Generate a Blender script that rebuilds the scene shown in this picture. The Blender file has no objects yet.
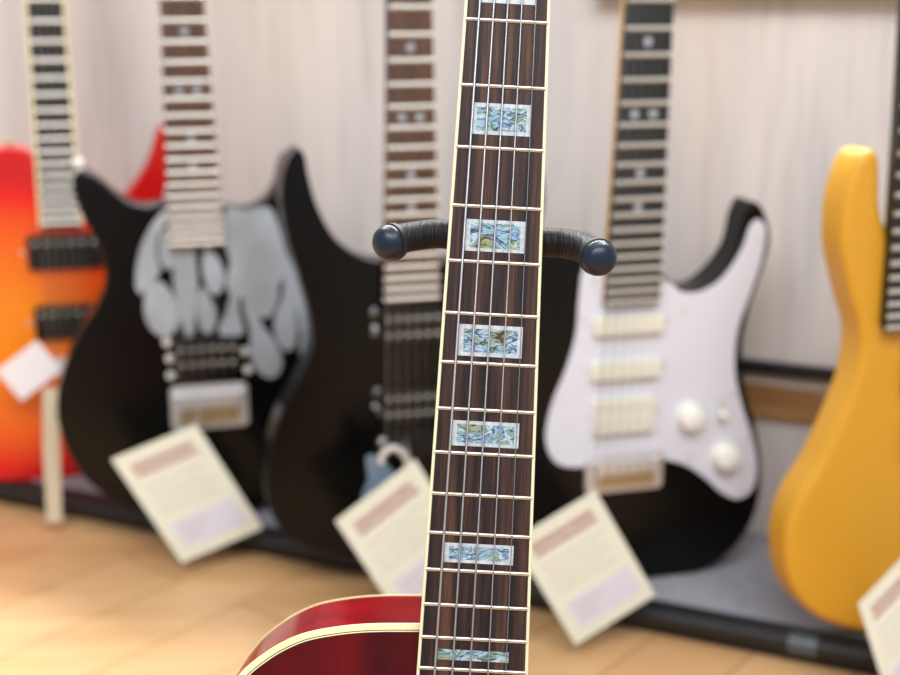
import bpy, bmesh, math, random
from mathutils import Vector, Matrix
random.seed(7)
C = bpy.context.scene.collection
scn = bpy.context.scene

# ------------------------------------------------------------------ camera
CAMZ = 1.05
PITCH = math.radians(14.5)
FPX = 1300.0
CAM = Vector((0, 0, CAMZ))
FWD = Vector((0, math.cos(PITCH), -math.sin(PITCH)))
UP = Vector((0, math.sin(PITCH), math.cos(PITCH)))
RT = Vector((1, 0, 0))
cd = bpy.data.cameras.new('camera'); cam = bpy.data.objects.new('camera', cd); C.objects.link(cam)
cd.sensor_width = 36; cd.lens = FPX / 900 * 36
cam.location = CAM; cam.rotation_euler = (math.pi / 2 - PITCH, 0, 0)
cd.clip_start = 0.02
cd.dof.use_dof = True; cd.dof.focus_distance = 0.676; cd.dof.aperture_fstop = 5.0
scn.camera = cam

def ray(u, v):
    return FWD + RT * ((u - 450) / FPX) + UP * ((337.5 - v) / FPX)

# ------------------------------------------------------------------ colour / materials
def lin(c):
    out = []
    for k in c:
        k /= 255.0
        out.append(k / 12.92 if k <= 0.04045 else ((k + 0.055) / 1.055) ** 2.4)
    return tuple(out) + (1.0,)

def mat(name, col, rough=0.5, metal=0.0, coat=0.0, spec=0.5):
    m = bpy.data.materials.new(name); m.use_nodes = True
    b = m.node_tree.nodes['Principled BSDF']
    b.inputs['Base Color'].default_value = lin(col)
    b.inputs['Roughness'].default_value = rough
    b.inputs['Metallic'].default_value = metal
    b.inputs['Coat Weight'].default_value = coat
    b.inputs['Coat Roughness'].default_value = 0.05
    b.inputs['Specular IOR Level'].default_value = spec
    return m

def nodes(m):
    nt = m.node_tree
    return nt, nt.nodes['Principled BSDF']

def ramp(nt, stops, interp='LINEAR'):
    r = nt.nodes.new('ShaderNodeValToRGB'); r.color_ramp.interpolation = interp
    el = r.color_ramp.elements
    while len(el) < len(stops): el.new(0.5)
    for e, (p, c) in zip(el, stops):
        e.position = p; e.color = lin(c)
    return r

def noise_mat(name, stops, scale=(1, 1, 1), nscale=5, detail=4, rough=0.5, distort=0, coat=0, bump=0, metal=0, nrough=0.5):
    m = mat(name, (128, 128, 128), rough, metal, coat)
    nt, b = nodes(m)
    tc = nt.nodes.new('ShaderNodeTexCoord'); mp = nt.nodes.new('ShaderNodeMapping')
    mp.inputs['Scale'].default_value = scale
    n = nt.nodes.new('ShaderNodeTexNoise')
    n.inputs['Scale'].default_value = nscale; n.inputs['Detail'].default_value = detail
    n.inputs['Distortion'].default_value = distort; n.inputs['Roughness'].default_value = nrough
    r = ramp(nt, stops)
    nt.links.new(tc.outputs['Object'], mp.inputs['Vector']); nt.links.new(mp.outputs['Vector'], n.inputs['Vector'])
    nt.links.new(n.outputs['Fac'], r.inputs['Fac']); nt.links.new(r.outputs['Color'], b.inputs['Base Color'])
    if bump:
        bp = nt.nodes.new('ShaderNodeBump'); bp.inputs['Strength'].default_value = bump
        bp.inputs['Distance'].default_value = 0.0006
        nt.links.new(n.outputs['Fac'], bp.inputs['Height']); nt.links.new(bp.outputs['Normal'], b.inputs['Normal'])
    return m

M = {}
M['black_gloss'] = noise_mat('black_gloss', [(0.3, (7, 7, 7)), (0.7, (10, 10, 9))], nscale=3, rough=0.24, coat=0.0); M['black_gloss'].node_tree.nodes['Principled BSDF'].inputs['Specular IOR Level'].default_value = 0.22
M['yellow'] = noise_mat('yellow_satin', [(0.3, (206, 150, 36)), (0.7, (216, 160, 46))], nscale=4, rough=0.42)
M['board_black'] = noise_mat('ebony_board', [(0.3, (18, 20, 19)), (0.7, (30, 32, 30))], scale=(80, 4, 1), nscale=1, rough=0.5)
M['board_brown'] = noise_mat('rosewood_board', [(0.3, (62, 38, 26)), (0.7, (104, 70, 48))], scale=(90, 4, 1), nscale=1, rough=0.5)
M['maple'] = noise_mat('maple_neck', [(0.3, (214, 160, 84)), (0.7, (228, 178, 104))], scale=(30, 2, 30), nscale=1, rough=0.4)
M['cream'] = noise_mat('cream_binding', [(0.3, (238, 226, 170)), (0.7, (246, 236, 188))], nscale=30, rough=0.4)
M['dark_neck'] = mat('dark_neck', (16, 15, 15), 0.4)
M['fret'] = mat('nickel_fret', (196, 192, 184), 0.3, 1.0)
M['fretbig'] = mat('polished_nickel_fret', (240, 240, 234), 0.3, 0.9)
M['string'] = mat('steel_string', (165, 168, 172), 0.33, 1.0)
M['wound'] = None
M['chrome'] = mat('chrome', (214, 214, 216), 0.35, 0.6)
M['brassy'] = mat('copper_saddles', (178, 158, 118), 0.4, 0.6)
M['white_guard'] = noise_mat('white_pickguard', [(0.3, (216, 220, 234)), (0.7, (222, 226, 238))], nscale=5, rough=0.3)
M['cream_plastic'] = mat('cream_plastic', (230, 231, 218), 0.4)
M['white_plastic'] = mat('white_plastic', (242, 243, 240), 0.3)
M['dot'] = mat('pearl_dot', (160, 164, 174), 0.4)
M['black_plastic'] = mat('black_plastic', (14, 14, 15), 0.35)
M['silver_paint'] = noise_mat('silver_flame_paint', [(0.3, (140, 147, 150)), (0.7, (184, 195, 208))], nscale=9, rough=0.35)
M['paper'] = noise_mat('cream_card', [(0.3, (224, 229, 212)), (0.7, (232, 236, 221))], nscale=6, rough=0.8)
M['paper_white'] = mat('white_card', (240, 240, 244), 0.8)
M['sticker'] = mat('lavender_sticker', (218, 220, 236), 0.6)
M['red_ink'] = mat('faded_red_ink', (180, 142, 136), 0.8)
M['gray_ink'] = mat('grey_ink', (196, 194, 186), 0.8)
M['ribbon'] = mat('beige_ribbon', (214, 204, 180), 0.7)
M['rack_black'] = noise_mat('rack_black', [(0.3, (16, 17, 19)), (0.7, (24, 25, 28))], nscale=40, rough=0.55)
M['deck_grey'] = noise_mat('grey_carpet_deck', [(0.3, (146, 148, 158)), (0.7, (158, 160, 170))], nscale=60, rough=0.95)
M['ledge'] = noise_mat('brown_ledge', [(0.3, (142, 100, 58)), (0.7, (172, 128, 82))], scale=(6, 6, 40), nscale=2, rough=0.6)
M['cap'] = mat('navy_rubber_cap', (15, 30, 48), 0.36, spec=0.4)
M['tie'] = mat('blue_grey_plastic', (108, 130, 150), 0.5)
M['clear'] = mat('pale_plastic', (205, 205, 198), 0.4)
M['mahogany'] = noise_mat('mahogany_neck', [(0.3, (84, 16, 14)), (0.7, (110, 26, 20))], scale=(30, 2, 30), nscale=1, rough=0.3, coat=0.5)
M['purf_black'] = mat('black_purfling', (16, 12, 12), 0.5)

# wound string
def wound(name, pitch):
    m = mat(name, (172, 174, 180), 0.36, 1.0)
    nt, b = nodes(m)
    tc = nt.nodes.new('ShaderNodeTexCoord'); w = nt.nodes.new('ShaderNodeTexWave')
    w.bands_direction = 'Y'; w.inputs['Scale'].default_value = pitch
    bp = nt.nodes.new('ShaderNodeBump'); bp.inputs['Strength'].default_value = 0.5; bp.inputs['Distance'].default_value = 0.0001
    nt.links.new(tc.outputs['Object'], w.inputs['Vector']); nt.links.new(w.outputs['Fac'], bp.inputs['Height'])
    nt.links.new(bp.outputs['Normal'], b.inputs['Normal'])
    return m
M['wound'] = wound('wound_string', 600)

# striped rosewood of the near fingerboard
def rosewood():
    m = mat('striped_rosewood', (60, 40, 36), 0.5, spec=0.3)
    nt, b = nodes(m)
    tc = nt.nodes.new('ShaderNodeTexCoord')
    mp = nt.nodes.new('ShaderNodeMapping'); mp.inputs['Scale'].default_value = (150, 3.5, 1)
    n = nt.nodes.new('ShaderNodeTexNoise'); n.inputs['Scale'].default_value = 1.0; n.inputs['Detail'].default_value = 5
    n.inputs['Roughness'].default_value = 0.6
    mp2 = nt.nodes.new('ShaderNodeMapping'); mp2.inputs['Scale'].default_value = (1500, 60, 1)
    n2 = nt.nodes.new('ShaderNodeTexNoise'); n2.inputs['Scale'].default_value = 1.0; n2.inputs['Detail'].default_value = 3
    r = ramp(nt, [(0.40, (28, 20, 22)), (0.5, (54, 36, 32)), (0.60, (86, 57, 43))])
    r2 = ramp(nt, [(0.35, (150, 145, 145)), (0.6, (255, 255, 255))])
    mx = nt.nodes.new('ShaderNodeMixRGB'); mx.blend_type = 'MULTIPLY'; mx.inputs[0].default_value = 0.6
    L = nt.links.new
    L(tc.outputs['Object'], mp.inputs['Vector']); L(tc.outputs['Object'], mp2.inputs['Vector'])
    L(mp.outputs[0], n.inputs['Vector']); L(mp2.outputs[0], n2.inputs['Vector'])
    L(n.outputs['Fac'], r.inputs[0]); L(n2.outputs['Fac'], r2.inputs[0])
    L(r.outputs[0], mx.inputs[1]); L(r2.outputs[0], mx.inputs[2]); L(mx.outputs[0], b.inputs['Base Color'])
    bp = nt.nodes.new('ShaderNodeBump'); bp.inputs['Strength'].default_value = 0.3; bp.inputs['Distance'].default_value = 0.0003
    L(n2.outputs['Fac'], bp.inputs['Height']); L(bp.outputs['Normal'], b.inputs['Normal'])
    return m
M['rosewood'] = rosewood()
M['aged_cream'] = mat('aged_cream_binding', (214, 212, 178), 0.4)

def abalone():
    m = mat('abalone_shell', (120, 160, 170), 0.18)
    nt, b = nodes(m); L = nt.links.new
    tc = nt.nodes.new('ShaderNodeTexCoord')
    mp = nt.nodes.new('ShaderNodeMapping'); mp.inputs['Scale'].default_value = (70, 110, 1)
    n = nt.nodes.new('ShaderNodeTexNoise'); n.inputs['Scale'].default_value = 1.0; n.inputs['Detail'].default_value = 5; n.inputs['Distortion'].default_value = 1.1; n.inputs['Roughness'].default_value = 0.42
    r = ramp(nt, [(0.25, (60, 62, 56)), (0.33, (150, 152, 112)), (0.41, (108, 142, 142)), (0.47, (178, 196, 204)), (0.52, (84, 112, 158)), (0.57, (150, 180, 204)), (0.63, (92, 138, 124)), (0.70, (190, 188, 168)), (0.8, (64, 70, 96))])
    mp2 = nt.nodes.new('ShaderNodeMapping'); mp2.inputs['Scale'].default_value = (60, 170, 1); mp2.inputs['Location'].default_value = (3, 7, 0)
    n2 = nt.nodes.new('ShaderNodeTexNoise'); n2.inputs['Scale'].default_value = 1.0; n2.inputs['Detail'].default_value = 3; n2.inputs['Distortion'].default_value = 1.4
    r2 = ramp(nt, [(0.455, (255, 255, 255)), (0.485, (40, 42, 52)), (0.50, (60, 60, 66)), (0.53, (255, 255, 255))])
    mx = nt.nodes.new('ShaderNodeMixRGB'); mx.blend_type = 'MULTIPLY'; mx.inputs[0].default_value = 0.85
    L(tc.outputs['Object'], mp.inputs[0]); L(tc.outputs['Object'], mp2.inputs[0])
    L(mp.outputs[0], n.inputs['Vector']); L(mp2.outputs[0], n2.inputs['Vector'])
    L(n.outputs['Fac'], r.inputs[0]); L(n2.outputs['Fac'], r2.inputs[0])
    L(r.outputs[0], mx.inputs[1]); L(r2.outputs[0], mx.inputs[2]); L(mx.outputs[0], b.inputs['Base Color'])
    return m
M['abalone'] = abalone()
M['pearl'] = noise_mat('mother_of_pearl', [(0.3, (158, 168, 176)), (0.5, (180, 188, 195)), (0.7, (198, 203, 210))], nscale=260, detail=3, rough=0.22, distort=1)

def cherry(name, dark, lightc):
    m = noise_mat(name, [(0.3, dark), (0.7, lightc)], scale=(22, 5, 22), nscale=1.2, detail=5, rough=0.22, coat=0.0, distort=0.4); m.node_tree.nodes['Principled BSDF'].inputs['Specular IOR Level'].default_value = 0.22
    return m
M['cherry_top_shaded'] = cherry('cherry_lacquer_top_shaded', (60, 3, 8), (98, 6, 12))  # same stain as the sides, colour darkened for the shaded front face
M['cherry_side_lit'] = cherry('cherry_lacquer_side_lit', (96, 2, 9), (138, 7, 15))  # same stain, colour brightened for light falling on the upturned rim

def burst():
    m = mat('cherry_sunburst', (240, 110, 10), 0.35, coat=0.2)
    nt, b = nodes(m); L = nt.links.new
    tc = nt.nodes.new('ShaderNodeTexCoord')
    mp = nt.nodes.new('ShaderNodeMapping')
    mp.inputs['Location'].default_value = (0.02 / 0.18, -0.200 / 0.205, 0)
    mp.inputs['Scale'].default_value = (1 / 0.18, 1 / 0.205, 0.01)
    g = nt.nodes.new('ShaderNodeTexGradient'); g.gradient_type = 'SPHERICAL'
    r = ramp(nt, [(0.0, (200, 4, 8)), (0.12, (226, 16, 6)), (0.3, (236, 84, 2)), (0.8, (244, 138, 10))])
    L(tc.outputs['Object'], mp.inputs[0]); L(mp.outputs[0], g.inputs[0]); L(g.outputs['Fac'], r.inputs[0])
    L(r.outputs[0], b.inputs['Base Color'])
    return m
M['burst'] = burst()

def foam():
    m = mat('black_foam_wrap', (20, 20, 21), 0.55, spec=0.3)
    nt, b = nodes(m); L = nt.links.new
    tc = nt.nodes.new('ShaderNodeTexCoord'); mp = nt.nodes.new('ShaderNodeMapping')
    mp.inputs['Scale'].default_value = (700, 60, 60)
    n = nt.nodes.new('ShaderNodeTexNoise'); n.inputs['Scale'].default_value = 1; n.inputs['Detail'].default_value = 4
    r = ramp(nt, [(0.3, (12, 12, 13)), (0.75, (34, 34, 36))])
    bp = nt.nodes.new('ShaderNodeBump'); bp.inputs['Strength'].default_value = 1.0; bp.inputs['Distance'].default_value = 0.0014
    L(tc.outputs['Object'], mp.inputs[0]); L(mp.outputs[0], n.inputs['Vector']); L(n.outputs['Fac'], bp.inputs['Height'])
    L(n.outputs['Fac'], r.inputs[0]); L(r.outputs[0], b.inputs['Base Color']); L(bp.outputs['Normal'], b.inputs['Normal'])
    return m
M['foam'] = foam()

# ------------------------------------------------------------------ mesh helpers
def link(name, bm, m, parent=None, sharp=35, bevel=0, segs=3):
    me = bpy.data.meshes.new(name)
    bmesh.ops.recalc_face_normals(bm, faces=bm.faces[:])
    bm.to_mesh(me); bm.free()
    for p in me.polygons: p.use_smooth = True
    me.set_sharp_from_angle(angle=math.radians(sharp))
    me.materials.append(m)
    o = bpy.data.objects.new(name, me); C.objects.link(o)
    if parent: o.parent = parent
    if bevel:
        md = o.modifiers.new('bevel', 'BEVEL'); md.width = bevel; md.segments = segs
        md.limit_method = 'ANGLE'; md.angle_limit = math.radians(50); md.harden_normals = False
    return o

def smooth_loop(pts, n=6, closed=True):
    out = []; N = len(pts)
    rng = range(N) if closed else range(N - 1)
    for i in rng:
        if closed: p0, p1, p2, p3 = pts[(i - 1) % N], pts[i], pts[(i + 1) % N], pts[(i + 2) % N]
        else: p0, p1, p2, p3 = pts[max(i - 1, 0)], pts[i], pts[i + 1], pts[min(i + 2, N - 1)]
        for k in range(n):
            t = k / n
            out.append(tuple(0.5 * ((2 * b) + (-a + c) * t + (2 * a - 5 * b + 4 * c - d) * t * t + (-a + 3 * b - 3 * c + d) * t ** 3)
                             for a, b, c, d in zip(p0, p1, p2, p3)))
    if not closed: out.append(tuple(pts[-1]))
    return out

def prism(bm, loop, h0, h1):
    """closed outline (x, y) extruded from height h0 to h1"""
    a = [bm.verts.new((p[0], p[1], h0)) for p in loop]
    b = [bm.verts.new((p[0], p[1], h1)) for p in loop]
    bm.faces.new(a[::-1]); bm.faces.new(b)
    n = len(loop)
    for i in range(n): bm.faces.new((a[i], a[(i + 1) % n], b[(i + 1) % n], b[i]))

def box(bm, x0, x1, y0, y1, z0, z1):
    prism(bm, [(x0, y0), (x1, y0), (x1, y1), (x0, y1)], z0, z1)

def tube(bm, pts, r, seg=12, caps=True):
    pts = [Vector(p) for p in pts]
    rs = r if isinstance(r, (list, tuple)) else [r] * len(pts)
    rings = []; prev = None
    for i, p in enumerate(pts):
        if i == 0: t = pts[1] - p
        elif i == len(pts) - 1: t = p - pts[-2]
        else: t = pts[i + 1] - pts[i - 1]
        t.normalize()
        if prev is None:
            ref = Vector((0, 0, 1)) if abs(t.z) < 0.9 else Vector((1, 0, 0))
            a = t.cross(ref).normalized()
        else:
            a = (prev - t * prev.dot(t)).normalized()
        prev = a; b = t.cross(a)
        rings.append([bm.verts.new(p + (a * math.cos(2 * math.pi * k / seg) + b * math.sin(2 * math.pi * k / seg)) * rs[i]) for k in range(seg)])
    for r0, r1 in zip(rings, rings[1:]):
        for k in range(seg): bm.faces.new((r0[k], r0[(k + 1) % seg], r1[(k + 1) % seg], r1[k]))
    if caps:
        bm.faces.new(rings[0][::-1]); bm.faces.new(rings[-1])

def disc(bm, x, y, r, h0, h1, seg=20, dome=0):
    if dome:
        tube(bm, [(x, y, h0), (x, y, h1 - dome), (x, y, h1 - dome * 0.4), (x, y, h1)], [r, r, r * 0.85, r * 0.3], seg)
    else:
        tube(bm, [(x, y, h0), (x, y, h1)], r, seg)

def B(): return bmesh.new()

def empty(name, mw, label, cat, group=None):
    o = bpy.data.objects.new(name, None); C.objects.link(o)
    o.empty_display_size = 0.05; o.matrix_world = mw
    tagit(o, label, cat, group); return o

def tagit(o, label, cat, group=None):
    o['label'] = label; o['category'] = cat
    if group: o['group'] = group
    return o

class Frame:
    """plane with local x right, y up, z towards the viewer"""
    def __init__(s, O, ex, ey):
        s.O = Vector(O); s.ex = Vector(ex).normalized(); s.ey = Vector(ey).normalized(); s.n = s.ex.cross(s.ey)
        s.mw = Matrix(((s.ex.x, s.ey.x, s.n.x, s.O.x), (s.ex.y, s.ey.y, s.n.y, s.O.y), (s.ex.z, s.ey.z, s.n.z, s.O.z), (0, 0, 0, 1)))
    def lp(s, u, v, h=0.0):
        d = ray(u, v); P0 = s.O + s.n * h
        t = (P0 - CAM).dot(s.n) / d.dot(s.n)
        q = CAM + d * t - s.O
        return (q.dot(s.ex), q.dot(s.ey))
    def w(s, x, y, h): return s.O + s.ex * x + s.ey * y + s.n * h

# ------------------------------------------------------------------ setting
DECK = CAMZ - 0.617           # top of the rack deck
PLAT = CAMZ - 0.648           # top of the wooden platform
SL = 0.454                    # the rack and wall recede to the left
dirv = Vector((1, -SL, 0)).normalized()
nrm = Vector((-SL, -1, 0)).normalized()   # towards the viewer
def wy(x, off): return off - SL * x       # depth of a line parallel to the wall
WALL = 1.620

def struct(o): o['kind'] = 'structure'; return o

# wall of whitewashed boards
def wall_mat():
    m = mat('whitewashed_boards', (220, 212, 208), 0.75)
    nt, b = nodes(m); L = nt.links.new
    tc = nt.nodes.new('ShaderNodeTexCoord')
    mp = nt.nodes.new('ShaderNodeMapping'); mp.inputs['Scale'].default_value = (14, 14, 1.6)
    n = nt.nodes.new('ShaderNodeTexNoise'); n.inputs['Scale'].default_value = 1; n.inputs['Detail'].default_value = 5
    r = ramp(nt, [(0.3, (204, 203, 204)), (0.46, (218, 215, 214)), (0.7, (229, 223, 220))])
    mp2 = nt.nodes.new('ShaderNodeMapping'); mp2.inputs['Scale'].default_value = (70, 70, 5)
    n2 = nt.nodes.new('ShaderNodeTexNoise'); n2.inputs['Scale'].default_value = 1; n2.inputs['Detail'].default_value = 6
    r2 = ramp(nt, [(0.3, (205, 200, 198)), (0.5, (255, 255, 255))])
    mx = nt.nodes.new('ShaderNodeMixRGB'); mx.blend_type = 'MULTIPLY'; mx.inputs[0].default_value = 0.35
    L(tc.outputs['Object'], mp.inputs[0]); L(tc.outputs['Object'], mp2.inputs[0])
    L(mp.outputs[0], n.inputs['Vector']); L(mp2.outputs[0], n2.inputs['Vector'])
    L(n.outputs['Fac'], r.inputs[0]); L(n2.outputs['Fac'], r2.inputs[0])
    L(r.outputs[0], mx.inputs[1]); L(r2.outputs[0], mx.inputs[2]); L(mx.outputs[0], b.inputs['Base Color'])
    return m
def along(bm, x0, x1, off, depth, z0, z1):
    """a long box whose front face runs parallel to the wall"""
    a = Vector((x0, wy(x0, off), 0)); b = Vector((x1, wy(x1, off), 0)); k = -nrm * depth
    prism(bm, [a.xy, b.xy, (b + k).xy, (a + k).xy], z0, z1)

bm = B(); along(bm, -2.2, 1.5, WALL, 0.05, 0.0, 1.2)
struct(link('wall_back', bm, wall_mat()))

def floor_mat():
    m = mat('pale_oak_boards', (214, 170, 120), 0.42)
    nt, b = nodes(m); L = nt.links.new
    tc = nt.nodes.new('ShaderNodeTexCoord')
    mp = nt.nodes.new('ShaderNodeMapping'); mp.inputs['Scale'].default_value = (1, 1, 1); mp.inputs['Rotation'].default_value = (0, 0, math.radians(-52))
    br = nt.nodes.new('ShaderNodeTexBrick'); br.inputs['Scale'].default_value = 1.0
    br.inputs['Brick Width'].default_value = 0.9; br.inputs['Row Height'].default_value = 0.1
    br.inputs['Color1'].default_value = lin((226, 184, 134)); br.inputs['Color2'].default_value = lin((216, 172, 122))
    br.inputs['Mortar'].default_value = lin((176, 130, 84)); br.inputs['Mortar Size'].default_value = 0.0015
    mp2 = nt.nodes.new('ShaderNodeMapping'); mp2.inputs['Scale'].default_value = (3, 22, 1); mp2.inputs['Rotation'].default_value = (0, 0, math.radians(-52))
    n = nt.nodes.new('ShaderNodeTexNoise'); n.inputs['Scale'].default_value = 1; n.inputs['Detail'].default_value = 5
    r = ramp(nt, [(0.3, (230, 218, 204)), (0.6, (255, 255, 255))])
    mx = nt.nodes.new('ShaderNodeMixRGB'); mx.blend_type = 'MULTIPLY'; mx.inputs[0].default_value = 0.8
    L(tc.outputs['Object'], mp.inputs[0]); L(tc.outputs['Object'], mp2.inputs[0])
    L(mp.outputs[0], br.inputs['Vector']); L(mp2.outputs[0], n.inputs['Vector'])
    L(n.outputs['Fac'], r.inputs[0]); L(br.outputs['Color'], mx.inputs[1]); L(r.outputs[0], mx.inputs[2])
    L(mx.outputs[0], b.inputs['Base Color'])
    return m
bm = B()
box(bm, -2.6, 2.0, -1.5, 1.02, -0.04, 0.0)
prism(bm, [(-2.6, 1.02), (1.15, 1.02), (1.15, wy(1.15, WALL)), (-2.2, wy(-2.2, WALL)), (-2.6, wy(-2.2, WALL))], -0.04, PLAT)
struct(link('floor', bm, floor_mat()))

# wall trims: black channel over a brown ledge, and the slat rail at eye height
bm = B(); along(bm, -2.1, 1.4, WALL - 0.012, 0.011, CAMZ - 0.418, CAMZ - 0.403)
o = struct(link('trim_1', bm, M['rack_black'], bevel=0.001)); o['label'] = 'black channel strip along the whitewashed wall'
bm = B(); along(bm, -2.1, 1.4, WALL - 0.008, 0.007, CAMZ - 0.4715, CAMZ - 0.4315)
o = struct(link('trim_2', bm, M['ledge'], bevel=0.001)); o['label'] = 'brown wooden strip below the black channel'
bm = B(); along(bm, 0.16, 1.4, WALL - 0.03, 0.029, CAMZ + 0.004, CAMZ + 0.03)
o = struct(link('trim_3', bm, mat('taupe_rail', (150, 138, 128), 0.6), bevel=0.002)); o['label'] = 'taupe rail high on the wall'

# guitar rack: deck, front tube, feet
ang = math.atan2(-SL, 1)
rk = empty('guitar_rack', Matrix.Translation((0, wy(0, 1.36), PLAT)), 'long low black guitar rack with grey deck standing on the wooden floor', 'rack')
rk.rotation_euler = (0, 0, ang)
def rx(x): return x / math.cos(ang)
R0 = wy(0, 1.36)
cosA = math.cos(ang)
def ry(off): return (off - 1.36) * cosA        # distance from rack line
front = ry(1.36)
bm = B(); box(bm, -2.0, 1.20, 0.012, (WALL - 1.36) * cosA - 0.002, DECK - PLAT - 0.012, DECK - PLAT); link('deck', bm, M['deck_grey'], rk, bevel=0.001)
bm = B(); box(bm, -2.0, 1.20, -0.006, 0.012, 0.0, DECK - PLAT); link('front_board', bm, M['rack_black'], rk, bevel=0.002)
bm = B(); tube(bm, [(-2.0, -0.012, DECK - PLAT - 0.008), (1.20, -0.012, DECK - PLAT - 0.008)], 0.0095, 16); link('front_tube', bm, M['rack_black'], rk, sharp=50)
pu = CAM + ray(832, 643) * ((1.2) / 0.9)
for xx in (-0.9, 0.395):
    bm = B(); tube(bm, [(xx - 0.014, -0.012, DECK - PLAT - 0.008), (xx + 0.014, -0.012, DECK - PLAT - 0.008)], 0.0108, 16); link('tube_joint', bm, mat('grey_joint', (84, 92, 98), 0.35, 0.3), rk, sharp=50)
for xx in (-1.6, -0.6, 0.3, 1.1):
    bm = B(); box(bm, xx - 0.02, xx + 0.02, 0.05, 0.16, 0.0, DECK - PLAT - 0.012); link('foot', bm, M['rack_black'], rk)

# ------------------------------------------------------------------ electric guitars
def gframe(u, v, theta):
    d = ray(u, v); t = (DECK - CAMZ) / d.z
    O = CAM + d * t
    th = math.radians(theta)
    return Frame(O, (math.cos(th), math.sin(th), 0), (0, 0, 1))

def electric(name_label, fr, outline, body_mat, neck_px, board_mat, neck_mat, end_v, nstr=6, th=0.042, bevel=0.005,
             markers='dots', string_end=None, binding=None, head=True, fretmat='fretbig', cat='guitar', nfr=24, L=0.648, smooth=7):
    g = empty('electric_guitar', fr.mw, name_label, cat)
    loop = [(p[0], max(p[1], 0.0008)) for p in smooth_loop([fr.lp(*p) for p in outline], smooth)]
    bm = B(); prism(bm, loop, -th, 0.0)
    body = link('body', bm, body_mat, g, sharp=40, bevel=bevel, segs=4)
    # neck: two edge lines given in pixels (top-left, top-right, bottom-right, bottom-left) on the board face
    hb = 0.013
    tl, tr, brr, bl = [fr.lp(*p, hb) for p in neck_px]
    yE = (bl[1] + brr[1]) / 2
    cB = ((bl[0] + brr[0]) / 2); wB = brr[0] - bl[0]
    cT = ((tl[0] + tr[0]) / 2); wT = tr[0] - tl[0]; yT = (tl[1] + tr[1]) / 2
    sc = (cT - cB) / (yT - yE); sw = (wT - wB) / (yT - yE)
    cx = lambda y: cB + sc * (y - yE)
    hw = lambda y: (wB + sw * (y - yE)) / 2
    fy = lambda n: yE + 0.004 + L * (2 ** (-n / 12) - 2 ** (-nfr / 12))
    yN = fy(0)
    # the fingerboard tapers linearly; limit the narrowing at the nut
    hwn = max(hw(yN), 0.0205)
    def edge(y): return hw(y) if hw(y) > 0.0205 else 0.0205
    ys = [yE, yT, yN]
    if not (yE < yT < yN): ys = [yE, (yE + yN) / 2, yN]
    bm = B(); prism(bm, [(cx(y) - edge(y), y) for y in ys] + [(cx(y) + edge(y), y) for y in ys[::-1]], hb - 0.006, hb)
    fb = link('fingerboard', bm, board_mat, g)
    if binding:
        for s in (-1, 1):
            bm = B(); prism(bm, [(cx(y) + s * edge(y), y) for y in ys] + [(cx(y) + s * (edge(y) + 0.0035), y) for y in ys[::-1]], hb - 0.006, hb + 0.0002)
            link('binding', bm, binding, fb)
    # neck back (half round)
    bm = B(); rings = []
    for y in (yE + 0.004, yE + 0.05, yE + 0.1, yE + 0.2, yN):
        e = edge(y) * 0.99; dp = 0.019 if y > yE + 0.06 else 0.024
        rings.append([bm.verts.new((cx(y) - e * math.cos(a), y, hb - 0.006 - dp * math.sin(a) ** 0.5)) for a in [math.pi * k / 10 for k in range(11)]])
    for a, b in zip(rings, rings[1:]):
        for k in range(10): bm.faces.new((a[k], a[k + 1], b[k + 1], b[k]))
        bm.faces.new((a[0], b[0], b[10], a[10]))
    bm.faces.new(rings[0]); bm.faces.new(rings[-1][::-1])
    link('neck', bm, neck_mat, g)
    for n in range(1, nfr + 1):
        y = fy(n); e = edge(y)
        bm = B(); prism_fret(bm, cx(y) - e, cx(y) + e, y, hb, 0.0024, 0.0018)
        link('fret', bm, M[fretmat], fb, sharp=60)
    if markers == 'dots':
        for n in (3, 5, 7, 9, 12, 15, 17):
            y = (fy(n) + fy(n - 1)) / 2
            for dx in ((-0.017, 0.017) if n == 12 else (0,)):
                bm = B(); disc(bm, cx(y) + dx * 0.6 * hw(y) / 0.027, y, 0.005, hb - 0.001, hb + 0.0003)
                link('dot_marker', bm, M['dot'], fb)
    # headstock
    bm = B(); x0 = cx(yN)
    pts = [(x0 - 0.021, yN), (x0 - 0.03, yN + 0.03), (x0 - 0.036, yN + 0.1), (x0 - 0.026, yN + 0.17), (x0 + 0.0, yN + 0.19), (x0 + 0.03, yN + 0.17), (x0 + 0.026, yN + 0.1), (x0 + 0.024, yN + 0.04), (x0 + 0.021, yN)]
    prism(bm, pts, hb - 0.020, hb - 0.006); hs = link('headstock', bm, body_mat if body_mat != M['burst'] else M['black_gloss'], g, bevel=0.002)
    for k in range(nstr):
        bm = B(); disc(bm, x0 - 0.022, yN + 0.035 + 0.02 * k, 0.004, hb - 0.006, hb + 0.008); link('tuning_post', bm, M['chrome'], hs)
    bm = B(); box(bm, x0 - 0.0215, x0 + 0.0215, yN - 0.001, yN + 0.004, hb - 0.006, hb + 0.002); link('nut', bm, M['cream_plastic'], g)
    # strings
    if string_end is not None:
        sy = string_end[1]; half = string_end[2]; bx = string_end[0]
        for k in range(nstr):
            f = k / (nstr - 1) * 2 - 1
            r = 0.00065 - 0.00045 * k / (nstr - 1)
            bm = B(); tube(bm, [(bx + f * half, sy, 0.017), (x0 + f * 0.0175, yN + 0.002, hb + 0.0025)], r, 8)
            link('string', bm, M['string'], g, sharp=60)
    return g, fb, cx, hw, yE

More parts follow.
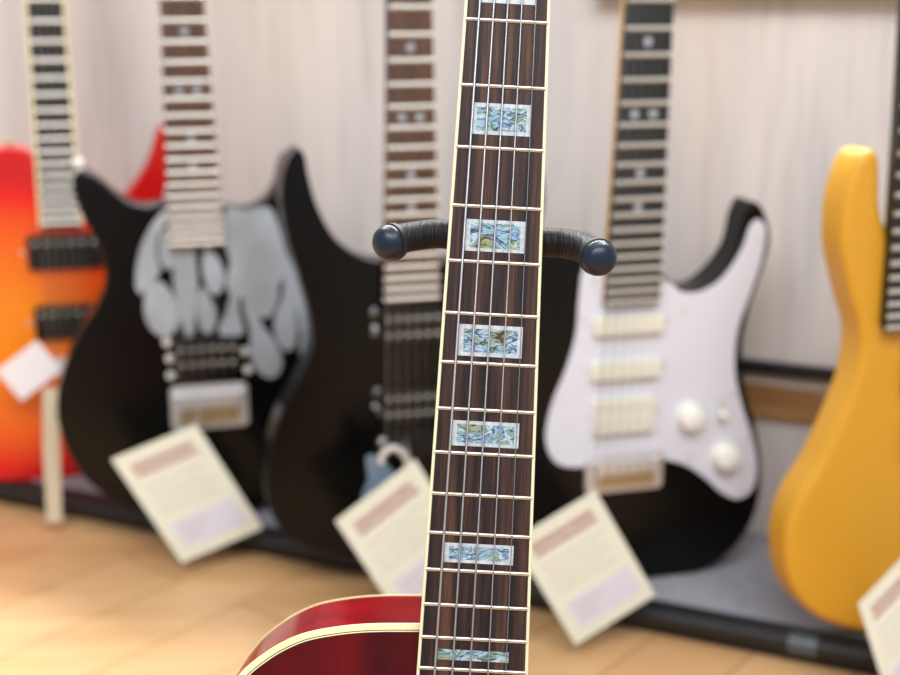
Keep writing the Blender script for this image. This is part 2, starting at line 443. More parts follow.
def prism_fret(bm, x0, x1, y, h, r, hh):
    seg = 8; a = []; b = []
    for k in range(seg + 1):
        t = math.pi * k / seg
        a.append(bm.verts.new((x0, y + r * math.cos(t), h + hh * math.sin(t) - 0.0002)))
        b.append(bm.verts.new((x1, y + r * math.cos(t), h + hh * math.sin(t) - 0.0002)))
    for k in range(seg): bm.faces.new((a[k], a[k + 1], b[k + 1], b[k]))
    bm.faces.new((a[0], b[0], b[seg], a[seg])); bm.faces.new(a); bm.faces.new(b[::-1])

def rrect(x0, x1, y0, y1, r, n=4):
    out = []
    for cx_, cy_, a0 in ((x1 - r, y0 + r, -90), (x1 - r, y1 - r, 0), (x0 + r, y1 - r, 90), (x0 + r, y0 + r, 180)):
        for k in range(n + 1):
            a = math.radians(a0 + 90 * k / n); out.append((cx_ + r * math.cos(a), cy_ + r * math.sin(a)))
    return out

def pickup(g, fr, x, y, w, h, m, rows, nd=6, hh=0.009, dotm='chrome', screws=True):
    bm = B(); prism(bm, rrect(x - w / 2, x + w / 2, y - h / 2, y + h / 2, 0.003), -0.001, hh)
    p = link('pickup', bm, m, g, bevel=0.001)
    for ry_ in rows:
        bm = B()
        for k in range(nd):
            disc(bm, x + (k / (nd - 1) - 0.5) * w * 0.78, y + ry_, 0.0024, hh - 0.001, hh + 0.0006, 10)
        link('pole_pieces', bm, M[dotm], p)
    if screws:
        for s in (-1, 1):
            bm = B(); disc(bm, x + s * (w / 2 + 0.006), y, 0.003, -0.001, 0.003, 12, dome=0.001); link('screw', bm, M['chrome'], p)
    return p

def bridge(g, x, y, w, h, nst, plate='chrome', sad='brassy'):
    bm = B(); prism(bm, rrect(x - w / 2, x + w / 2, y - h / 2, y + h / 2, 0.006), -0.001, 0.006)
    p = link('bridge', bm, M[plate], g, bevel=0.001)
    for k in range(nst):
        xx = x + (k - (nst - 1) / 2) * (w * 0.78 / nst)
        bm = B(); box(bm, xx - w * 0.34 / nst, xx + w * 0.34 / nst, y + h * 0.02, y + h * 0.34, 0.006, 0.0155)
        link('saddle', bm, M['chrome'] if plate == 'chrome' else M[sad], p, bevel=0.0008)
    bm = B(); box(bm, x - w * 0.39, x + w * 0.36, y - h * 0.33, y - h * 0.0, 0.005, 0.010); link('spring_block', bm, M[sad], p, bevel=0.001)
    for sg in (-1, 1):
        bm = B(); disc(bm, x + sg * w * 0.42, y + h * 0.28, 0.0045, 0.005, 0.010, 16, dome=0.001); link('pivot_post', bm, M['chrome'], p)
    return p

def button(g, x, y, h, m='chrome', d=(0, 1, 0)):
    bm = B(); q = Vector((x, y, h)); d = Vector(d).normalized()
    tube(bm, [q - d * 0.002, q + d * 0.004, q + d * 0.010, q + d * 0.013], [0.004, 0.004, 0.0075, 0.0065], 16)
    link('strap_button', bm, M[m], g)

TH = 15
# --- G4 black guitar with white pickguard
f4 = gframe(640, 581, TH)
out4 = [(754, 202), (765, 212), (771, 238), (764, 268), (752, 303), (743, 345), (746, 390), (757, 430), (762, 470), (757, 510), (738, 545), (705, 570), (660, 581),
        (610, 578), (560, 560), (522, 525), (503, 480), (500, 430), (512, 385), (525, 345), (524, 305), (512, 270), (498, 232), (494, 200), (504, 186), (522, 196), (538, 224), (560, 246), (583, 250), (598, 240),
        (612, 262), (658, 272), (680, 288), (702, 287), (722, 271), (738, 247), (745, 218)]
g4, fb4, cx4, hw4, ye4 = electric('black electric guitar with a white pickguard and three cream pickups on the rack', f4, out4, M['black_gloss'],
        [(627, 0), (674, 0), (660, 305), (605, 305)], M['board_black'], M['maple'], 305, string_end=(*f4.lp(622, 452, 0.017), 0.028), L=0.715)
pg = [(584, 268), (600, 262), (664, 280), (682, 292), (703, 291), (724, 277), (742, 250), (751, 226), (760, 220), (766, 232), (761, 262), (750, 295), (738, 330), (735, 370), (742, 405), (753, 440), (757, 470),
      (752, 490), (738, 499), (722, 493), (705, 478), (685, 465), (660, 459), (640, 458), (615, 460), (585, 467), (562, 466), (550, 455), (546, 435), (552, 405), (566, 370), (576, 335), (579, 300)]
bm = B(); prism(bm, smooth_loop([f4.lp(*p, 0.0022) for p in pg], 5), -0.0005, 0.0024)
pgo = link('pickguard', bm, M['white_guard'], g4, bevel=0.0006)
for u, v in ((594, 282), (583, 320), (560, 400), (684, 310), (758, 240), (733, 395), (748, 440), (742, 488), (690, 458)):
    x, y = f4.lp(u, v, 0.003); bm = B(); disc(bm, x, y, 0.0022, 0.002, 0.0034, 12); link('screw', bm, M['chrome'], pgo)
x, y = f4.lp(630, 325, 0.01); pickup(g4, f4, x, y, 0.076, 0.019, M['cream_plastic'], (0,), dotm='cream_plastic', hh=0.011)
x, y = f4.lp(627, 370, 0.01); pickup(g4, f4, x, y, 0.076, 0.019, M['cream_plastic'], (0,), dotm='cream_plastic', hh=0.011)
x, y = f4.lp(625, 416, 0.01); pickup(g4, f4, x, y, 0.068, 0.037, M['cream_plastic'], (0.009, -0.009), dotm='clear', hh=0.011)
x, y = f4.lp(625, 472, 0.006); bridge(g4, x, y, 0.088, 0.044, 6, 'chrome', 'brassy')
for u, v in ((692, 418), (727, 458)):
    x, y = f4.lp(u, v, 0.01); bm = B(); disc(bm, x, y, 0.0125, 0.002, 0.018, 28, dome=0.002)
    k = link('control_knob', bm, M['white_plastic'], g4, sharp=50)
    bm = B(); tube(bm, [(x, y, 0.002), (x, y, 0.006)], [0.0165, 0.0135], 28); link('knob_skirt', bm, M['brassy'] if False else M['cream_plastic'], k)
x, y = f4.lp(724, 412, 0.01)
bm = B(); box(bm, x - 0.003, x + 0.003, y - 0.014, y + 0.014, 0.002, 0.0045); sw_ = link('selector_switch', bm, M['clear'], g4)
bm = B(); tube(bm, [(x, y, 0.003), (x, y - 0.006, 0.014)], [0.002, 0.0035], 12); link('switch_tip', bm, M['white_plastic'], sw_)

# --- G5 yellow guitar
f5 = gframe(905, 637, TH)
out5 = [(872, 150), (861, 156), (851, 178), (844, 210), (843, 250), (852, 295), (862, 335), (858, 375), (842, 418), (820, 465), (796, 505), (787, 545), (793, 588), (818, 618), (860, 633), (910, 637),
        (980, 634), (1045, 612), (1082, 565), (1092, 510), (1072, 450), (1048, 400), (1040, 345), (1055, 285), (1075, 235), (1070, 195), (1055, 180), (1036, 200), (1015, 235), (985, 258), (960, 262),
        (915, 262), (899, 254), (889, 234), (882, 205), (882, 175), (880, 155)]
g5, fb5, *_ = electric('matte yellow electric guitar at the right end of the rack', f5, out5, M['yellow'], [(909, 0), (957, 0), (950, 330), (886, 330)], M['board_black'], M['dark_neck'], 330,
                       string_end=(*f5.lp(935, 470, 0.017), 0.026), bevel=0.011, L=0.72)
x, y = f5.lp(940, 380, 0.01); pickup(g5, f5, x, y, 0.066, 0.036, M['black_plastic'], (0.009, -0.009), screws=False)
x, y = f5.lp(942, 440, 0.01); pickup(g5, f5, x, y, 0.066, 0.036, M['black_plastic'], (0.009, -0.009), screws=False)
x, y = f5.lp(950, 492, 0.01); bridge(g5, x, y, 0.085, 0.03, 6)

# --- G3 black guitar behind the near neck
f3 = gframe(412, 560, TH)
left3 = [(299, 149), (290, 158), (283, 178), (282, 205), (288, 240), (300, 278), (311, 318), (312, 350), (300, 380), (283, 410), (271, 445), (266, 480), (272, 515), (292, 540), (330, 554), (375, 560)]
mid = 413
right3 = [(2 * mid - a, b) for a, b in left3[::-1]]
right3[-1] = (527, 170)
in3 = [(520, 190), (508, 225), (485, 250), (455, 262), (385, 262), (358, 256), (335, 238), (318, 208), (309, 178), (305, 157)]
out3 = left3 + right3[0:] + in3
g3, fb3, *_ = electric('plain black electric guitar half hidden behind the neck of the near red guitar', f3, out3, M['black_gloss'],
                       [(388, 0), (432, 0), (440, 302), (384, 302)], M['board_brown'], M['dark_neck'], 302, string_end=(*f3.lp(412, 440, 0.017), 0.028), bevel=0.008, L=0.725)
x, y = f3.lp(413, 326, 0.008); pickup(g3, f3, x, y, 0.070, 0.036, M['black_plastic'], (0.009, -0.009), dotm='clear')
x, y = f3.lp(413, 405, 0.008); pickup(g3, f3, x, y, 0.070, 0.036, M['black_plastic'], (0.009, -0.009), dotm='clear')
for u, v in ((375, 313), (376, 333), (378, 393), (382, 413)):
    x, y = f3.lp(u, v, 0.004); bm = B(); disc(bm, x, y, 0.005, -0.001, 0.004, 16, dome=0.001); link('mounting_screw', bm, mat('dull_screw', (120, 126, 134), 0.35, 0.9), g3)
x, y = f3.lp(413, 446, 0.006); bridge(g3, x, y, 0.082, 0.030, 6, 'black_plastic', 'black_plastic')

# --- G2 black guitar with grey flames
f2 = gframe(195, 520, TH)
out2 = [(84, 171), (76, 174), (73, 190), (81, 214), (95, 240), (104, 264), (105, 285), (97, 306), (82, 330), (66, 363), (57, 400), (60, 432), (75, 466), (102, 494), (142, 513), (195, 520), (250, 512), (292, 486), (314, 448), (318, 405),
        (306, 360), (298, 318), (300, 275), (306, 235), (305, 195), (296, 160), (288, 154), (281, 166), (276, 186), (264, 202), (246, 209), (224, 207), (168, 203), (148, 206), (130, 202), (114, 192), (99, 179)]
g2, fb2, *_ = electric('black electric guitar with grey flame artwork, leaning in the rack left of centre', f2, out2, M['black_gloss'],
                       [(160, 0), (204, 0), (225, 247), (169, 247)], M['board_brown'], M['maple'], 247, nstr=6, string_end=(*f2.lp(208, 388, 0.017), 0.029), L=0.66)
flames = [
    [(167, 208), (152, 224), (141, 246), (136, 270), (136, 288), (141, 294), (148, 288), (158, 276), (160, 268), (156, 250), (160, 232), (168, 220)],
    [(146, 292), (158, 281), (170, 290), (178, 308), (179, 324), (172, 334), (162, 337), (150, 328), (144, 312)],
    [(163, 230), (159, 246), (160, 260), (166, 269), (173, 267), (178, 258), (177, 246), (171, 234)],
    [(184, 236), (176, 256), (173, 275), (176, 300), (181, 320), (187, 337), (194, 332), (196, 310), (198, 285), (196, 262), (194, 240)],
    [(204, 248), (202, 270), (208, 289), (215, 295), (222, 289), (224, 274), (218, 258), (210, 248)],
    [(200, 290), (197, 312), (201, 328), (207, 334), (214, 328), (216, 312), (211, 300), (205, 289)],
    [(226, 209), (246, 211), (268, 207), (277, 222), (284, 245), (288, 262), (283, 278), (277, 288), (268, 292), (258, 291), (252, 298), (240, 298), (230, 295), (226, 280), (230, 262), (224, 240)],
    [(232, 294), (226, 312), (219, 334), (243, 334), (240, 315), (238, 296)],
    [(262, 272), (255, 293), (258, 312), (267, 318), (274, 310), (279, 294), (273, 278)],
    [(244, 290), (244, 310), (250, 330), (250, 352), (257, 370), (270, 378), (280, 372), (282, 358), (274, 340), (261, 322), (254, 292)],
    [(284, 250), (284, 275), (282, 300), (276, 312), (274, 330), (280, 346), (289, 351), (296, 343), (297, 325), (294, 305), (301, 330), (300, 352), (305, 364), (311, 352), (311, 330), (305, 300), (295, 272)],
]
for fl in flames:
    bm = B(); prism(bm, smooth_loop([f2.lp(*p, 0.0008) for p in fl], 4), -0.0004, 0.0007 + 0.0001 * flames.index(fl) / 4); link('flame_graphic', bm, M['silver_paint'], g2)
x, y = f2.lp(207, 356, 0.008); pickup(g2, f2, x, y, 0.078, 0.036, M['black_plastic'], (0.009, -0.009), nd=6, dotm='clear', screws=False)
for u, v in ((167, 343), (170, 359), (171, 376), (245, 352), (248, 370)):
    x, y = f2.lp(u, v, 0.004); bm = B(); disc(bm, x, y, 0.0052, -0.001, 0.004, 16, dome=0.001); link('mounting_screw', bm, M['clear'], g2)
x, y = f2.lp(210, 407, 0.006); bridge(g2, x, y, 0.092, 0.054, 6, 'chrome', 'brassy')
x, y = f2.lp(80, 170, -0.02); button(g2, x, y, -0.018, 'white_plastic', (-0.3, 1, 0))

# --- G1 sunburst guitar
f1 = gframe(40, 480, TH)
out1 = [(28, 152), (12, 148), (-12, 151), (-42, 165), (-70, 195), (-82, 235), (-78, 280), (-70, 315), (-84, 350), (-104, 390), (-104, 430), (-80, 462), (-35, 478), (40, 481), (100, 474), (140, 450), (156, 412), (150, 370),
        (138, 330), (134, 295), (142, 255), (158, 215), (168, 175), (167, 140), (162, 127), (157, 133), (148, 162), (130, 190), (108, 210), (88, 222), (70, 215), (50, 190), (40, 170)]
g1, fb1, *_ = electric('red and orange sunburst electric guitar at the left end of the rack', f1, out1, M['burst'], [(27, 0), (62, 0), (80, 226), (42, 226)], M['board_black'], M['mahogany'], 226,
                       string_end=(*f1.lp(72, 360, 0.017), 0.026), binding=M['cream'], markers=None, L=0.72)
x, y = f1.lp(65, 252, 0.008); pickup(g1, f1, x, y, 0.092, 0.044, M['black_plastic'], (0.012,), dotm='clear')
x, y = f1.lp(72, 322, 0.008); pickup(g1, f1, x, y, 0.092, 0.044, M['black_plastic'], (0.012,), dotm='clear')
x, y = f1.lp(76, 366, 0.008); bridge(g1, x, y, 0.085, 0.022, 6)
x, y = f1.lp(12, 151, -0.02); button(g1, x, y, -0.02, 'brassy', (-0.2, 1, 0))

# ------------------------------------------------------------------ price tags
def price_tag(name, g_fr, h, corners, label, group, heading=True, paper='paper', cord_to=None, sticker=True):
    """corners: top-left, top-right, bottom-right, bottom-left as hung"""
    pts = [g_fr.lp(*c, h) for c in corners]
    O2 = Vector(pts[1]); ax = (Vector(pts[0]) - O2); w = ax.length; ax.normalize()
    dn = Vector(pts[2]) - O2; hgt = dn.length; dn.normalize()
    # card frame: origin top-left corner, x along the top edge, y down the long side
    O = g_fr.w(*pts[0], h); ex = (g_fr.ex * -ax.x + g_fr.ey * -ax.y); dy = g_fr.ex * dn.x + g_fr.ey * dn.y
    ey = -(dy - ex * dy.dot(ex)).normalized(); sk = dy.dot(ex)
    fr = Frame(O, ex, ey)
    t = empty(name, fr.mw, label, 'price tag', group)
    H = hgt * math.sqrt(max(0, 1 - sk * sk)); shear = sk * hgt
    P = lambda a, b: (a * w + shear * b, -b * H)
    quad = lambda bm, a0, a1, b0, b1, z0, z1: prism(bm, [P(a0, b0), P(a1, b0), P(a1, b1), P(a0, b1)], z0, z1)
    bm = B(); quad(bm, 0, 1, 0, 1, 0, 0.0007); link('card', bm, M[paper], t)
    if heading:
        bm = B()
        for b0, b1 in ((0.105, 0.16),(0.175, 0.22)):
            a = 0.13
            while a < 0.84:
                s = random.uniform(0.02, 0.05); quad(bm, a, a + s, b0, b1, 0.0007, 0.0009); a += s + 0.009
        link('printed_heading', bm, M['red_ink'], t)
        bm = B()
        for i in range(5):
            a = 0.14; b0 = 0.30 + i * 0.062
            while a < 0.84 - 0.1 * (i % 2):
                s = random.uniform(0.02, 0.06); quad(bm, a, a + s, b0, b0 + 0.018, 0.0007, 0.0009); a += s + 0.03
        link('printed_lines', bm, M['gray_ink'], t)
    if sticker:
        bm = B(); quad(bm, 0.14, 0.90, 0.66, 0.90, 0.0007, 0.0010); s = link('price_sticker', bm, M['sticker'], t)
        bm = B()
        for i in range(3):
            quad(bm, 0.2, 0.55 - 0.07 * i, 0.71 + i * 0.055, 0.725 + i * 0.055, 0.0010, 0.0012)
        link('sticker_print', bm, M['gray_ink'], s)
    if cord_to:
        a = Vector((w * 0.92 + shear * 0.05, -H * 0.05, 0.0009))
        b = fr.mw.inverted() @ cord_to
        midp = (a + b) / 2 + Vector((0, 0, 0.004))
        bm = B(); tube(bm, smooth_loop([tuple(a), tuple(midp), tuple(b)], 6, closed=False), 0.0006, 6); link('cord', bm, M['clear'], t)
    return t

GRP = 'cream price cards hanging on the guitars'
price_tag('price_tag', f2, 0.085, [(111, 459), (196, 424), (263, 528), (180, 556)], 'cream price card with a faded red heading, hanging on the black flame guitar', GRP, cord_to=f2.w(*f2.lp(202, 400, 0.017), 0.017))
price_tag('price_tag', f3, 0.09, [(335, 521), (415, 459), (481, 565), (402, 626)], 'cream price card tied with a blue-grey clip, just left of the near guitar neck', GRP, cord_to=f3.w(*f3.lp(405, 440, 0.02), 0.02))
price_tag('price_tag', f4, 0.095, [(512, 541), (595, 490), (655, 595), (572, 645)], 'cream price card hanging from the bridge of the guitar with the white pickguard', GRP, cord_to=f4.w(*f4.lp(600, 470, 0.02), 0.02))
price_tag('price_tag', f5, 0.08, [(858, 604), (925, 534), (958, 650), (890, 722)], 'cream price card on the yellow guitar at the lower right corner', GRP, cord_to=f5.w(*f5.lp(925, 490, 0.02), 0.02))
price_tag('price_tag', f1, 0.05, [(-4, 371), (37, 340), (62, 370), (18, 406)], 'small blank white price card hanging on the sunburst guitar', GRP, heading=False, paper='paper_white', sticker=False, cord_to=f1.w(*f1.lp(62, 345, 0.02), 0.02))

# blue-grey clip on the third tag
x, y = f3.lp(385, 478, 0.07); cf = Frame(f3.w(x, y, 0.07), f3.ex, f3.ey)
cl = empty('tag_clip', cf.mw, 'blue-grey plastic clip with pale loop above the price card beside the near neck', 'clip')
def cpt(u, v): return cf.lp(u, v)
bm = B(); prism(bm, smooth_loop([cpt(*p) for p in [(366, 460), (372, 455), (384, 462), (394, 474), (392, 492), (374, 500), (362, 498), (368, 480)]], 4), -0.003, 0.004); link('clip_body', bm, M['tie'], cl, bevel=0.001)
bm = B(); tube(bm, [(*cpt(*p), 0.006) for p in smooth_loop([(380, 462), (382, 452), (392, 446), (402, 452), (407, 464), (404, 474)], 4, closed=False)], 0.0036, 10); link('loop', bm, M['clear'], cl)

# beige ribbon hanging below the white tag
xr, yr = f1.lp(50, 384, 0.12)
rf = Frame(f1.w(xr, yr, 0.12), f1.ex, f1.ey)
bm = B()
pl = [rf.lp(*p) for p in ((43, 388), (58, 388), (60, 450), (62, 522), (47, 522), (43, 450))]
prism(bm, pl, -0.0006, 0.0006)
rb = link('ribbon', bm, M['ribbon']); rb.matrix_world = rf.mw
tagit(rb, 'narrow beige ribbon hanging down below the small white card', 'ribbon')

# ------------------------------------------------------------------ near guitar
D = 0.678
tilt = math.atan((506.7 - 473.9) / (639.3 - 21.2))
exn = RT * math.cos(tilt) - UP * math.sin(tilt)
eyn = RT * math.sin(tilt) + UP * math.cos(tilt)
A14 = CAM + ray(473.9, 639.3) * D
BASE = 0.50
nf = Frame(A14 - eyn * BASE, exn, eyn)
ng = empty('acoustic_guitar', nf.mw, 'glossy cherry red guitar in front with abalone block inlays on its fingerboard', 'guitar')
LS = 0.648
fyn = lambda n: BASE + LS * (2 ** (-n / 12) - 2 ** (-14 / 12))
# board edges
lT, rT = nf.lp(466.6, 19.6)[0], nf.lp(546.6, 23)[0]
yT_ = nf.lp(506, 21)[1]
lB, rB = nf.lp(422.3, 637)[0], nf.lp(525.8, 642)[0]
yB_ = nf.lp(474, 640)[1]
Lx = lambda y: lB + (lT - lB) * (y - yB_) / (yT_ - yB_)
Rx = lambda y: rB + (rT - rB) * (y - yB_) / (yT_ - yB_)
y0, y1 = fyn(20) - 0.006, fyn(0)
bm = B(); prism(bm, [(Lx(y0), y0), (Rx(y0), y0), (Rx(y1), y1), (Lx(y1), y1)], -0.006, 0.0)
fbn = link('fingerboard', bm, M['rosewood'], ng)
for s in (-1, 1):
    bw = 0.0017
    e = (lambda y: Lx(y)) if s < 0 else (lambda y: Rx(y))
    bm = B(); prism(bm, [(e(y0), y0), (e(y0) + s * bw, y0), (e(y1) + s * bw, y1), (e(y1), y1)], -0.0062, 0.0001)
    link('binding', bm, M['aged_cream'], fbn, bevel=0.0004)
for n in range(1, 21):
    y = fyn(n); bm = B(); prism_fret(bm, Lx(y) - 0.0005, Rx(y) + 0.0005, y, 0, 0.00115, 0.0011)
    link('fret', bm, M['fret'], fbn, sharp=60)
def inlay(outer, inner, frame=True):
    (u0, u1, v0, v1) = inner
    cs = [nf.lp(*p) for p in outer]
    xa = (cs[0][0] + cs[3][0]) / 2; xb = (cs[1][0] + cs[2][0]) / 2; ya = (cs[0][1] + cs[1][1]) / 2; yb = (cs[2][1] + cs[3][1]) / 2
    ix = (u1 - u0) / FPX * D / 2; iy = (v1 - v0) / FPX * D / 2
    xm, ym = (xa + xb) / 2, (ya + yb) / 2
    par = fbn
    if frame:
        bm = B(); box(bm, xa, xb, yb, ya, -0.001, 0.00012); par = fbn; p = link('pearl_inlay', bm, M['pearl'], fbn)
    bm = B(); box(bm, xm - ix, xm + ix, ym - iy, ym + iy, -0.001, 0.0002 if frame else 0.00012)
    link('abalone_inlay', bm, M['abalone'], fbn)
inlay([(483.5, -34), (537, -32), (535.5, 5), (481, 2.5)], (487, 530, -28, -1))
inlay([(473.4, 102.7), (531, 104.9), (530, 136.3), (471.8, 134.2)], (476, 525.6, 107.8, 131.3))
inlay([(466.7, 218.9), (525.6, 221.7), (523.9, 253.6), (464.4, 250.5)], (470.3, 520.3, 223.6, 248.6))
inlay([(459.6, 323.8), (522.9, 327.1), (521.5, 358.9), (457.8, 355.1)], (464, 517.8, 328.9, 352.2))
inlay([(452.9, 420), (519.5, 423.3), (518.2, 448.4), (451.5, 445.5)], (456.7, 514.4, 424.9, 443.3))
inlay([(445, 542.2), (513.8, 546), (512.9, 565.5), (444, 561.8)], (448.9, 508.4, 547, 560))
inlay([(437.8, 649.5), (508.9, 652.5), (508.3, 662), (437.5, 659)], (437.8, 508.9, 649.7, 660.2), frame=False)
# neck
bm = B(); rings = []
for y in (fyn(14) - 0.035, fyn(14), fyn(12), fyn(6), fyn(0)):
    l, r_ = Lx(y) - 0.001, Rx(y) + 0.001; c = (l + r_) / 2; e = (r_ - l) / 2
    dp = 0.016 if y > fyn(13) else 0.045
    rings.append([bm.verts.new((c - e * math.cos(a), y, -0.006 - dp * math.sin(a) ** 0.8)) for a in [math.pi * k / 12 for k in range(13)]])
for a, b in zip(rings, rings[1:]):
    for k in range(12): bm.faces.new((a[k], a[k + 1], b[k + 1], b[k]))
    bm.faces.new((a[0], b[0], b[12], a[12]))
bm.faces.new(rings[0]); bm.faces.new(rings[-1][::-1])
link('neck', bm, M['mahogany'], ng)
bm = B(); box(bm, Lx(y1) - 0.001, Rx(y1) + 0.001, y1, y1 + 0.005, -0.006, 0.002); link('nut', bm, M['cream_plastic'], ng, bevel=0.0005)
xc = (Lx(y1) + Rx(y1)) / 2
bm = B(); prism(bm, [(xc - 0.022, y1 + 0.005), (xc - 0.036, y1 + 0.04), (xc - 0.04, y1 + 0.17), (xc - 0.02, y1 + 0.185), (xc, y1 + 0.178), (xc + 0.02, y1 + 0.185), (xc + 0.04, y1 + 0.17), (xc + 0.036, y1 + 0.04), (xc + 0.022, y1 + 0.005)], -0.018, -0.004)
hs = link('headstock', bm, M['purf_black'], ng, bevel=0.002)
for s in (-1, 1):
    for k in range(3):
        bm = B(); disc(bm, xc + s * 0.024, y1 + 0.05 + k * 0.042, 0.004, -0.004, 0.008); tube(bm, [(xc + s * 0.036, y1 + 0.05 + k * 0.042, -0.012), (xc + s * 0.056, y1 + 0.05 + k * 0.042, -0.012)], [0.003, 0.008], 12)
        link('tuning_peg', bm, M['chrome'], hs)
# body
TOPH = -0.0125; BT = 0.078
ax_ = lambda y: 474.5 - .0534 * (y - 640)
leftb = [(420, 624.3), (375.6, 624.5), (342, 627), (308.9, 632.8), (286.7, 641), (264.4, 654), (239.5, 675), (216, 710), (201, 765), (203, 825), (218, 890), (226, 950), (212, 1010), (165, 1080), (110, 1150), (72, 1230), (66, 1310), (90, 1400), (150, 1490), (250, 1550), (350, 1578), (424, 1583)]
rightb = [(2 * ax_(b) - a, b) for a, b in leftb[::-1][1:11]]
rightb += [(690, 950), (700, 890), (712, 830), (705, 775), (680, 740), (645, 728), (605, 742), (572, 765), (548, 762), (534, 735), (526, 695), (518, 655), (505, 628), (470, 624)]
loop = smooth_loop([nf.lp(*p, TOPH) for p in leftb + rightb], 8)
bm = B(); prism(bm, loop, TOPH - BT, TOPH)
body = link('body', bm, M['cherry_side_lit'], ng, sharp=40)
def inset(loop, d):
    n = len(loop); out = []
    area = sum(loop[i][0] * loop[(i + 1) % n][1] - loop[(i + 1) % n][0] * loop[i][1] for i in range(n)); s = 1 if area > 0 else -1
    for i in range(n):
        a = Vector(loop[i - 1]); b = Vector(loop[(i + 1) % n]); t = (b - a).normalized()
        out.append((loop[i][0] - t.y * s * d, loop[i][1] + t.x * s * d))
    return out
def ringband(name, lo0, lo1, h0, h1, m, par):
    bm = B(); n = len(lo0)
    A = [bm.verts.new((*p, h0)) for p in lo0]; A2 = [bm.verts.new((*p, h1)) for p in lo0]
    Bq = [bm.verts.new((*p, h0)) for p in lo1]; B2 = [bm.verts.new((*p, h1)) for p in lo1]
    for i in range(n):
        j = (i + 1) % n
        bm.faces.new((A[i], A[j], A2[j], A2[i])); bm.faces.new((Bq[i], B2[i], B2[j], Bq[j]))
        bm.faces.new((A2[i], A2[j], B2[j], B2[i])); bm.faces.new((A[i], Bq[i], Bq[j], A[j]))
    return link(name, bm, m, par, sharp=50)
ringband('front_binding', inset(loop, -0.0003), inset(loop, 0.0028), TOPH - 0.0018, TOPH + 0.0003, M['cream'], body)
ringband('back_binding', inset(loop, -0.0003), inset(loop, 0.0024), TOPH - BT - 0.0003, TOPH - BT + 0.0014, M['cream'], body)
ringband('purfling', inset(loop, 0.0028), inset(loop, 0.0033), TOPH - 0.001, TOPH + 0.0003, M['purf_black'], body)
ringband('purfling', inset(loop, 0.0033), inset(loop, 0.0039), TOPH - 0.001, TOPH + 0.0003, M['cream'], body)
ringband('purfling', inset(loop, 0.0039), inset(loop, 0.0045), TOPH - 0.001, TOPH + 0.0003, M['purf_black'], body)
bm = B(); prism(bm, inset(loop, 0.0045), TOPH - 0.0015, TOPH + 0.0002); link('top', bm, M['cherry_top_shaded'], body)
# bridge, rosette, sound hole (below the frame)
yBr = BASE - LS * 2 ** (-14 / 12)
xm_ = (Lx(y0) + Rx(y0)) / 2
bm = B(); disc(bm, xm_, y0 - 0.055, 0.05, TOPH, TOPH + 0.0006, 48); link('sound_hole', bm, M['purf_black'], body)
bm = B(); prism(bm, rrect(xm_ - 0.085, xm_ + 0.085, yBr - 0.018, yBr + 0.014, 0.008), TOPH, TOPH + 0.009); link('bridge', bm, M['board_black'], body, bevel=0.002)
# strings
sx_t = [478.7, 492.9, 506.9, 521.0, 535.1]; sx_b = [436.9, 454.4, 471.9, 489.7, 507.2]
rad = [0.00072, 0.00060, 0.00052, 0.00040, 0.00024]
for k in range(5):
    h = 0.0025
    a = nf.lp(sx_t[k], 21 + 0.05 * (sx_t[k] - 507), h * 0.5); b = nf.lp(sx_b[k], 640, h)
    A3 = Vector((a[0], a[1], 0.0016)); B3 = Vector((b[0], b[1], 0.0030))
    dd = (A3 - B3) / (A3.y - B3.y)
    P0 = B3 + dd * (yBr - B3.y); P1 = B3 + dd * (fyn(0) + 0.002 - B3.y)
    bm = B(); tube(bm, [P0, P1], rad[k], 10); link('string', bm, M['wound'] if k < 4 else M['string'], ng, sharp=60)

# ------------------------------------------------------------------ near guitar stand
def P3(u, v, h): return nf.w(*nf.lp(u, v, h), h)      # world point seen at pixel on plane h
base_c = nf.w(0.0, -0.02, -0.13)
sx0 = nf.w(0.0, 0, -0.13).x
st = empty('guitar_stand', Matrix.Translation((base_c.x, base_c.y, 0)), 'black neck stand with two foam-wrapped arms and navy rounded end caps cradling the near guitar', 'guitar stand')
off = Vector((base_c.x, base_c.y, 0))
def S(p): return Vector(p) - off
arms = [
    [P3(475, 237, -0.032), P3(440, 234, -0.032), P3(420, 235.5, -0.028), P3(397, 239.5, -0.020), P3(388, 243, -0.014)],
    [P3(512, 242, -0.032), P3(548, 242.5, -0.032), P3(568, 244, -0.028), P3(587, 250, -0.018), P3(599.5, 258.5, -0.004)],
]
for i, arm in enumerate(arms):
    ptsw = smooth_loop([tuple(S(p)) for p in arm], 8, closed=False)
    bm = B(); tube(bm, ptsw, 0.0080, 24); a = link('padded_arm', bm, M['foam'], st, sharp=60)
    e = Vector(ptsw[-1]); t = (e - Vector(ptsw[-3])).normalized()
    if i == 0: t = (t + Vector((-0.55, -0.2, 0))).normalized()
    bm = B(); prof = [(-0.003, 0.0090), (-0.0022, 0.0096), (0.0, 0.0097), (0.0008, 0.0092)] + [(0.0008 + 0.0066 * math.sin(q), 0.0092 * math.cos(q)) for q in [math.radians(d) for d in (15, 30, 45, 60, 75, 86)]]
    tube(bm, [e + t * q for q, r in prof], [r for q, r in prof], 28)
    c_ = link('end_cap', bm, M['cap'], a, sharp=60)
    bm = B(); tube(bm, [e + t * -0.0060, e + t * -0.0055, e + t * -0.0030, e + t * -0.0022], [0.0085, 0.0099, 0.0101, 0.0088], 28); link('cap_collar', bm, M['rack_black'], a, sharp=60)
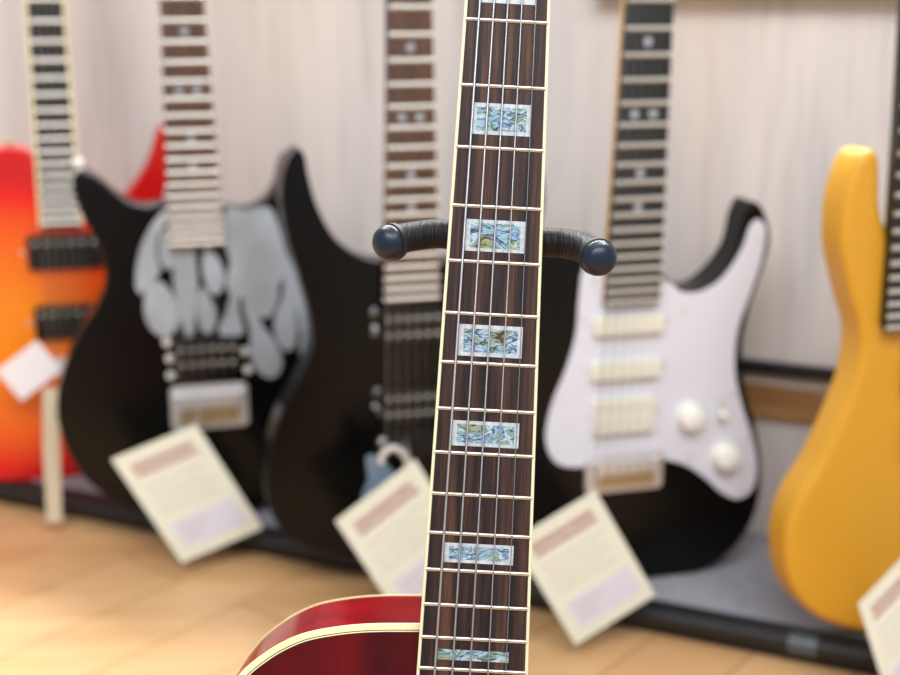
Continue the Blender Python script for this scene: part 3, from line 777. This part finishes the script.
# yoke bar, post, cradle, legs
top = nf.w((Lx(fyn(5)) + Rx(fyn(5))) / 2, nf.lp(494, 240, -0.04)[1], -0.052)
p_mid = nf.w(0.01, nf.lp(494, 240, -0.04)[1] - 0.03, -0.115)
bot = nf.w(0.0, -0.02, -0.13)
bm = B(); tube(bm, [S(P3(475, 237, -0.032)), S(top) , S(P3(512, 242, -0.032))], 0.0055, 16); tube(bm, [S(top), S(p_mid)], 0.0055, 14); link('yoke', bm, M['rack_black'], st, sharp=60)
bm = B(); tube(bm, [S(p_mid), S(bot)], 0.009, 18); tube(bm, [S(bot), S(Vector((bot.x, bot.y + 0.02, 0.13)))], 0.011, 18); link('post', bm, M['rack_black'], st, sharp=60)
for s in (-1, 1):
    a = nf.w(0, -0.004, -0.125); 
    q = [a, nf.w(s * 0.10, -0.013, -0.11), nf.w(s * 0.11, -0.013, -0.05), nf.w(s * 0.11, -0.013, 0.005), nf.w(s * 0.11, 0.02, 0.012)]
    bm = B(); tube(bm, smooth_loop([tuple(S(x)) for x in q], 5, closed=False), 0.008, 14); link('cradle_arm', bm, M['foam'], st, sharp=60)
hub = Vector((bot.x, bot.y + 0.02, 0.15))
for k in range(3):
    an = math.radians(90 + 120 * k)
    q = hub + Vector((math.cos(an) * 0.26, math.sin(an) * 0.26, -0.142))
    bm = B(); tube(bm, [S(hub), S(q)], 0.008, 14); lg = link('leg', bm, M['rack_black'], st, sharp=60)
    bm = B(); tube(bm, [S(q + (hub - q).normalized() * 0.03), S(q - (hub - q).normalized() * 0.0)], 0.0105, 14); link('rubber_foot', bm, M['black_plastic'], lg, sharp=60)

# ------------------------------------------------------------------ lights
def area(name, loc, sx, sy, power, col=(1, 1, 1), target=(0, 1.2, 0.8)):
    l = bpy.data.lights.new(name, 'AREA'); l.shape = 'RECTANGLE'; l.size = sx; l.size_y = sy; l.energy = power; l.color = col
    o = bpy.data.objects.new(name, l); C.objects.link(o); o.location = loc
    d = Vector(target) - Vector(loc); o.rotation_euler = d.to_track_quat('-Z', 'Y').to_euler()
    return o
area('ceiling_panel', (0.0, -0.5, 2.55), 2.4, 0.9, 66, (1.0, 0.99, 0.985))
area('ceiling_panel', (0.1, 2.75, 3.1), 2.8, 0.3, 230, (1.0, 0.985, 0.965), target=(-0.3, 1.1, 0.4))
w = bpy.data.worlds.new('shop_ambient'); scn.world = w; w.use_nodes = True
w.node_tree.nodes['Background'].inputs[0].default_value = (0.96, 0.975, 1.0, 1)
w.node_tree.nodes['Background'].inputs[1].default_value = 0.6

vs = scn.view_settings
vs.view_transform = 'Standard'; vs.look = 'None'; vs.gamma = 1; vs.use_curve_mapping = False
vs.exposure = 0.0
